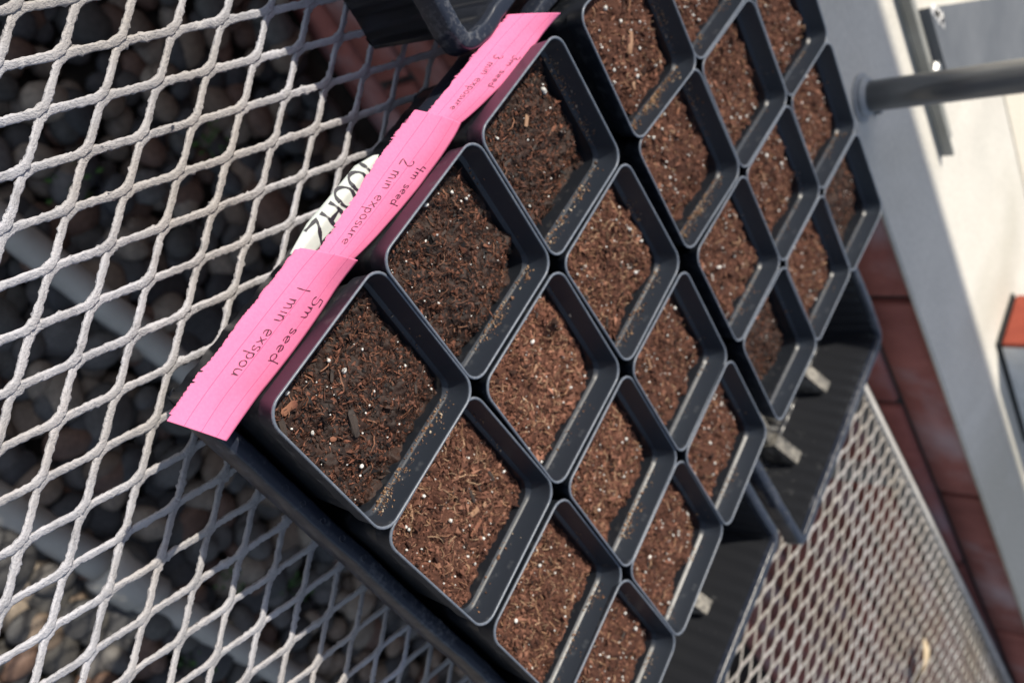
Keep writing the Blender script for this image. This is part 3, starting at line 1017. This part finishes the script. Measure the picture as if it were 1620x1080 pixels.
def write(surf, name, text, u0, u1, v0, hgt, wid, mat, parent, seed=0, slope=0.0):
    """text along u (sheet length, units) with letter tops towards smaller v; surf(u, v) gives a point, ribbon lies on it"""
    r = random.Random(seed)
    adv = sum(GL[c][0] for c in text)
    k = (u1 - u0) / adv
    m = MB()
    x = 0
    for c in text:
        a, strokes = GL[c]
        dy = r.uniform(-.06, .06); sc_ = r.uniform(.92, 1.08)
        for st_ in strokes:
            pts = []
            for p, q in zip(st_[:-1], st_[1:]):
                L = math.hypot(q[0] - p[0], q[1] - p[1])
                nn = max(1, int(L / .12))
                pts += [(p[0] + (q[0] - p[0]) * t / nn, p[1] + (q[1] - p[1]) * t / nn) for t in range(nn)]
            pts.append(st_[-1])
            P = [(u0 + (x + px_) * k, v0 + slope * (x + px_) * k - (py_ * sc_ + dy) * hgt) for px_, py_ in pts]
            if len(P) < 2: continue
            V = []
            for i_ in range(len(P)):
                a_, b_ = P[max(0, i_ - 1)], P[min(len(P) - 1, i_ + 1)]
                d = Vector((b_[0] - a_[0], b_[1] - a_[1]))
                d = d.normalized() if d.length > 1e-9 else Vector((1, 0))
                w = wid * (.5 + .18 * math.sin(i_ * 1.3 + x * 9))
                for sg in (1, -1):
                    V.append(surf(P[i_][0] - d.y * w * sg, P[i_][1] + d.x * w * sg, .0022))
            F = [(2 * i_, 2 * i_ + 1, 2 * i_ + 3, 2 * i_ + 2) for i_ in range(len(P) - 1)]
            m.add(V, F)
        x += a
    return m.build(name, mat, parent, smooth=False)


def note(label, RT, RB, LT, LB_, lift, curl, tear_seed, lines, endcurl=0.0, topcurl=0.0):
    """RT/RB: top/bottom ends on the pot side (v=0), LT/LB_: on the torn side (v=1); u runs from T to B"""
    RT, RB, LT, LB_ = (np.array(p, float) for p in (RT, RB, LT, LB_))
    th = thing('sticky_note', label, 'note', tuple(RB), 'torn pink lined paper notes')
    L = np.linalg.norm(RB - RT); Wd = np.linalg.norm((LT + LB_) / 2 - (RT + RB) / 2)

    def surf0(s, t):
        p = (RT * (1 - s) + RB * s) * (1 - t) + (LT * (1 - s) + LB_ * s) * t
        # the sheet bellies against the pot wall in the middle and springs away at its ends
        bel = math.sin(math.pi * min(1, max(0, s))) ** .7 * (1 - t) ** 1.5
        dx = .045 * bel
        dz = lift * 4 * t * (1 - t) + .010 * math.sin(s * 5.5 + 1 + t * 2) * (.3 + t)
        dz += .007 * float(vnoise(np.array([s * L * 2.6 + tear_seed]), np.array([t * 1.7]), 1.0, 9)[0]) + .0035 * float(vnoise(np.array([s * L * 7 + tear_seed]), np.array([t * 4 + s * 3]), 1.0, 10)[0])
        e = max(0.0, (s - .72) / .28)
        dz += endcurl * e * e * (1 - .5 * t)
        e2 = max(0.0, (.18 - s) / .18)
        dz += topcurl * e2 * e2 * (1 - t)
        return p + np.array((dx, 0, dz)) - RB

    def surf(u, v, off=0.0):
        s, t = u / L, v / Wd
        p = surf0(s, t)
        a = surf0(s + .01, t) - surf0(s - .01, t); b = surf0(s, t + .01) - surf0(s, t - .01)
        nn = np.cross(b, a); nn /= np.linalg.norm(nn)
        if nn[2] < 0: nn = -nn
        return p + nn * off

    r = np.random.default_rng(tear_seed)
    NU, NV = 150, 22
    ss = np.linspace(0, 1, NU + 1)
    tear = 1 + (.035 * vnoise(ss * 3, ss * 0, 1.6, tear_seed) + .018 * vnoise(ss * 3, ss * 0 + 2, 7, tear_seed + 1) + .006 * r.normal(size=NU + 1)) * np.clip(ss * 30, 0, 1)
    V, UV = [], []
    for a in range(NU + 1):
        for b in range(NV + 1):
            t = b / NV * tear[a]
            V.append(surf0(ss[a], t)); UV.append((ss[a], t))
    V = np.array(V)
    F = [(a * (NV + 1) + b, a * (NV + 1) + b + 1, (a + 1) * (NV + 1) + b + 1, (a + 1) * (NV + 1) + b) for a in range(NU) for b in range(NV)]
    o = mesh('paper_sheet', V, F, M['pink'], th)
    me = o.data
    ul = me.uv_layers.new(name='UVMap')
    li = np.empty(len(me.loops), int); me.loops.foreach_get('vertex_index', li)
    ul.data.foreach_set('uv', np.array(UV)[li].ravel().astype(np.float32))
    sm = o.modifiers.new('thickness', 'SOLIDIFY'); sm.thickness = .00014; sm.offset = -1
    for k, (txt, u0, u1, v0, h) in enumerate(lines):
        write(surf, 'handwriting', txt, u0 * L, u1 * L, v0 * Wd, h, .0048, M['ink'], th, tear_seed + k)
    return th


note('lowest pink note, reading 5m seed 1 min, end bent over the tray corner', (-.545, .48, -.16), (-.53, -.66, -.15), (-.815, .30, -.185), (-.785, -.75, -.21), .032, .0, 71,
     [('5m seed', .22, .60, .27, .052), ('1 min exspou', .20, .72, .60, .062)], endcurl=.07, topcurl=.05)
note('middle pink note, reading 4m seed 2 min exposure', (-.53, 1.60, -.165), (-.545, .46, -.17), (-.80, 1.39, -.20), (-.71, .33, -.215), .028, .0, 82,
     [('4m seed', .32, .60, .30, .050), ('2 min exposure', .31, .90, .64, .062)])
note('highest pink note, reading 3m seed 3 min exposure, under the empty tray corner', (-.495, 2.70, -.14), (-.53, 1.60, -.17), (-.70, 2.43, -.225), (-.72, 1.40, -.23), .02, .0, 93,
     [('3m seed', .36, .66, .26, .048), ('3 min exposure', .38, .90, .60, .058)], topcurl=.05)

# masking tape label on the tray rim
tp_ = thing('tape_label', 'pale tape label with black marker writing 100 HZ on the tray rim', 'label', (-.60, .42, -.408))


def tsurf(u, v, off=0.0):
    # u: from the top end (y=1.16) downwards, v: from inside the rim outwards, bending over the rim's edge
    y = 1.17 - u - .42
    a = v
    if a < .075: x, z = -a, .0
    else:
        b = a - .075
        x, z = -.075 - b * .72, -.69 * b
    bow = .012 * math.sin(u * 4)
    return np.array((x - .012, y, z + bow * .6 + off))


V, F = [], []
NU, NV = 40, 10
for a in range(NU + 1):
    for b in range(NV + 1):
        vw = .14 - .05 * max(0, 1 - a / 7) - .035 * max(0, (a - 30) / 10)
        V.append(tsurf(a / NU * .80 + .012 * math.sin(b * 2.1) * (a == 0), b / NV * vw))
F = [(a * (NV + 1) + b, a * (NV + 1) + b + 1, (a + 1) * (NV + 1) + b + 1, (a + 1) * (NV + 1) + b) for a in range(NU) for b in range(NV)]
o = mesh('tape_strip', V, F, M['tape'], tp_)
sm = o.modifiers.new('thickness', 'SOLIDIFY'); sm.thickness = .0002
write(tsurf, 'marker_writing', '100HZ', .08, .66, .128, .135, .019, M['marker'], tp_, 4)

# ------------------------------------------------------------------ under the bench: pipes and weeds
p1 = thing('irrigation_pipe', 'grey plastic pipe with a coupling lying on pebbles under the mesh', 'pipe', (1.8, -.88, -7.46))
m = MB(); m.tube([(-4.5, -.3, 0), (0, 0, 0), (1.50, .10, 0)], .215, 20); m.build('pipe_run', M['pvc'], p1)
m = MB(); m.tube([(1.42, .095, 0), (1.50, .10, 0), (2.02, .13, .0), (2.05, .13, 0)], [.29, .315, .315, .29], 22); m.build('coupling', M['pvc'], p1)
m = MB(); m.tube([(2.0, .13, .01), (2.28, .15, .01)], [.262, .262], 22); m.build('coupling_neck', M['pvc'], p1)
m = MB(); m.tube([(2.2, .145, 0), (3.0, .20, 0), (9.0, .62, 0)], .195, 20); m.build('pipe_run', M['pvc'], p1)
p2 = thing('irrigation_pipe', 'grey plastic pipe without fittings further back under the mesh', 'pipe', (-.32, 1.43, -7.44))
m = MB(); m.tube([(-4.5, -.35, 0), (0, 0, 0), (2.85, .24, 0), (9, .75, 0)], .20, 20); m.build('pipe_run', M['pvc'], p2)

WEED = [(-.12, 2.33, 'small green weed between pebbles left of the plain pipe'), (.72, 4.02, 'green weed furthest back in the dark pebbles'), (4.93, .03, 'bright green weed beside the lower tray edge'),
        (5.85, .37, 'green weed in pebbles closest to the trays'), (5.23, -1.05, 'tiny green weed at the bottom beside the coupled pipe')]
for k, (x, y, lab) in enumerate(WEED):
    w = thing('weed', lab, 'weed', (x, y, -7.55), 'weeds among the pebbles')
    r = random.Random(k + 5)
    m = MB()
    for s_ in range(16):
        a = r.uniform(0, 6.28); R_ = r.uniform(.03, .30); zc = r.uniform(.0, .22); ln = r.uniform(.05, .12)
        c, sn = math.cos(a), math.sin(a)
        px_, py_ = c * R_, sn * R_
        m.add([(px_, py_, zc), (px_ + c * ln * .5 - sn * ln * .3, py_ + sn * ln * .5 + c * ln * .3, zc + .02), (px_ + c * ln, py_ + sn * ln, zc + .01), (px_ + c * ln * .5 + sn * ln * .3, py_ + sn * ln * .5 - c * ln * .3, zc + .02)], [(0, 1, 2, 3)])
    m.build('leaves', M['leaf'], w, smooth=False)
    m = MB()
    for s_ in range(5):
        a = r.uniform(0, 6.28)
        m.tube([(0, 0, -.1), (.1 * math.cos(a), .1 * math.sin(a), .08), (.24 * math.cos(a), .24 * math.sin(a), .16)], .008, 5)
    m.build('stem', M['leaf'], w)

# dry leaf caught on the far mesh
dl = thing('dry_leaf', 'small pale dry leaf caught on the far mesh', 'leaf', (11.35, 4.0, -1.04))
m = MB()
pts = []
for t in np.linspace(0, 1, 9):
    wd = .22 * math.sin(math.pi * min(1, t * 1.02)) ** .7
    pts += [(t * .75 - .3, -wd, .06 + .10 * math.sin(t * 3)), (t * .75 - .3, 0, .05 + .12 * math.sin(t * 3)), (t * .75 - .3, wd, .07 + .10 * math.sin(t * 3))]
m.add(pts, [(3 * k + q, 3 * k + q + 1, 3 * k + q + 4, 3 * k + q + 3) for k in range(8) for q in range(2)])
o = m.build('leaf_blade', M['straw'], dl); o.rotation_euler = (.12, -.1, 2.4)
m = MB(); m.tube([(-.6, .02, .0), (-.3, 0, .03), (0, 0, .12)], .018, 6); o = m.build('leaf_stalk', M['straw'], dl); o.rotation_euler = (.12, -.1, 2.4)
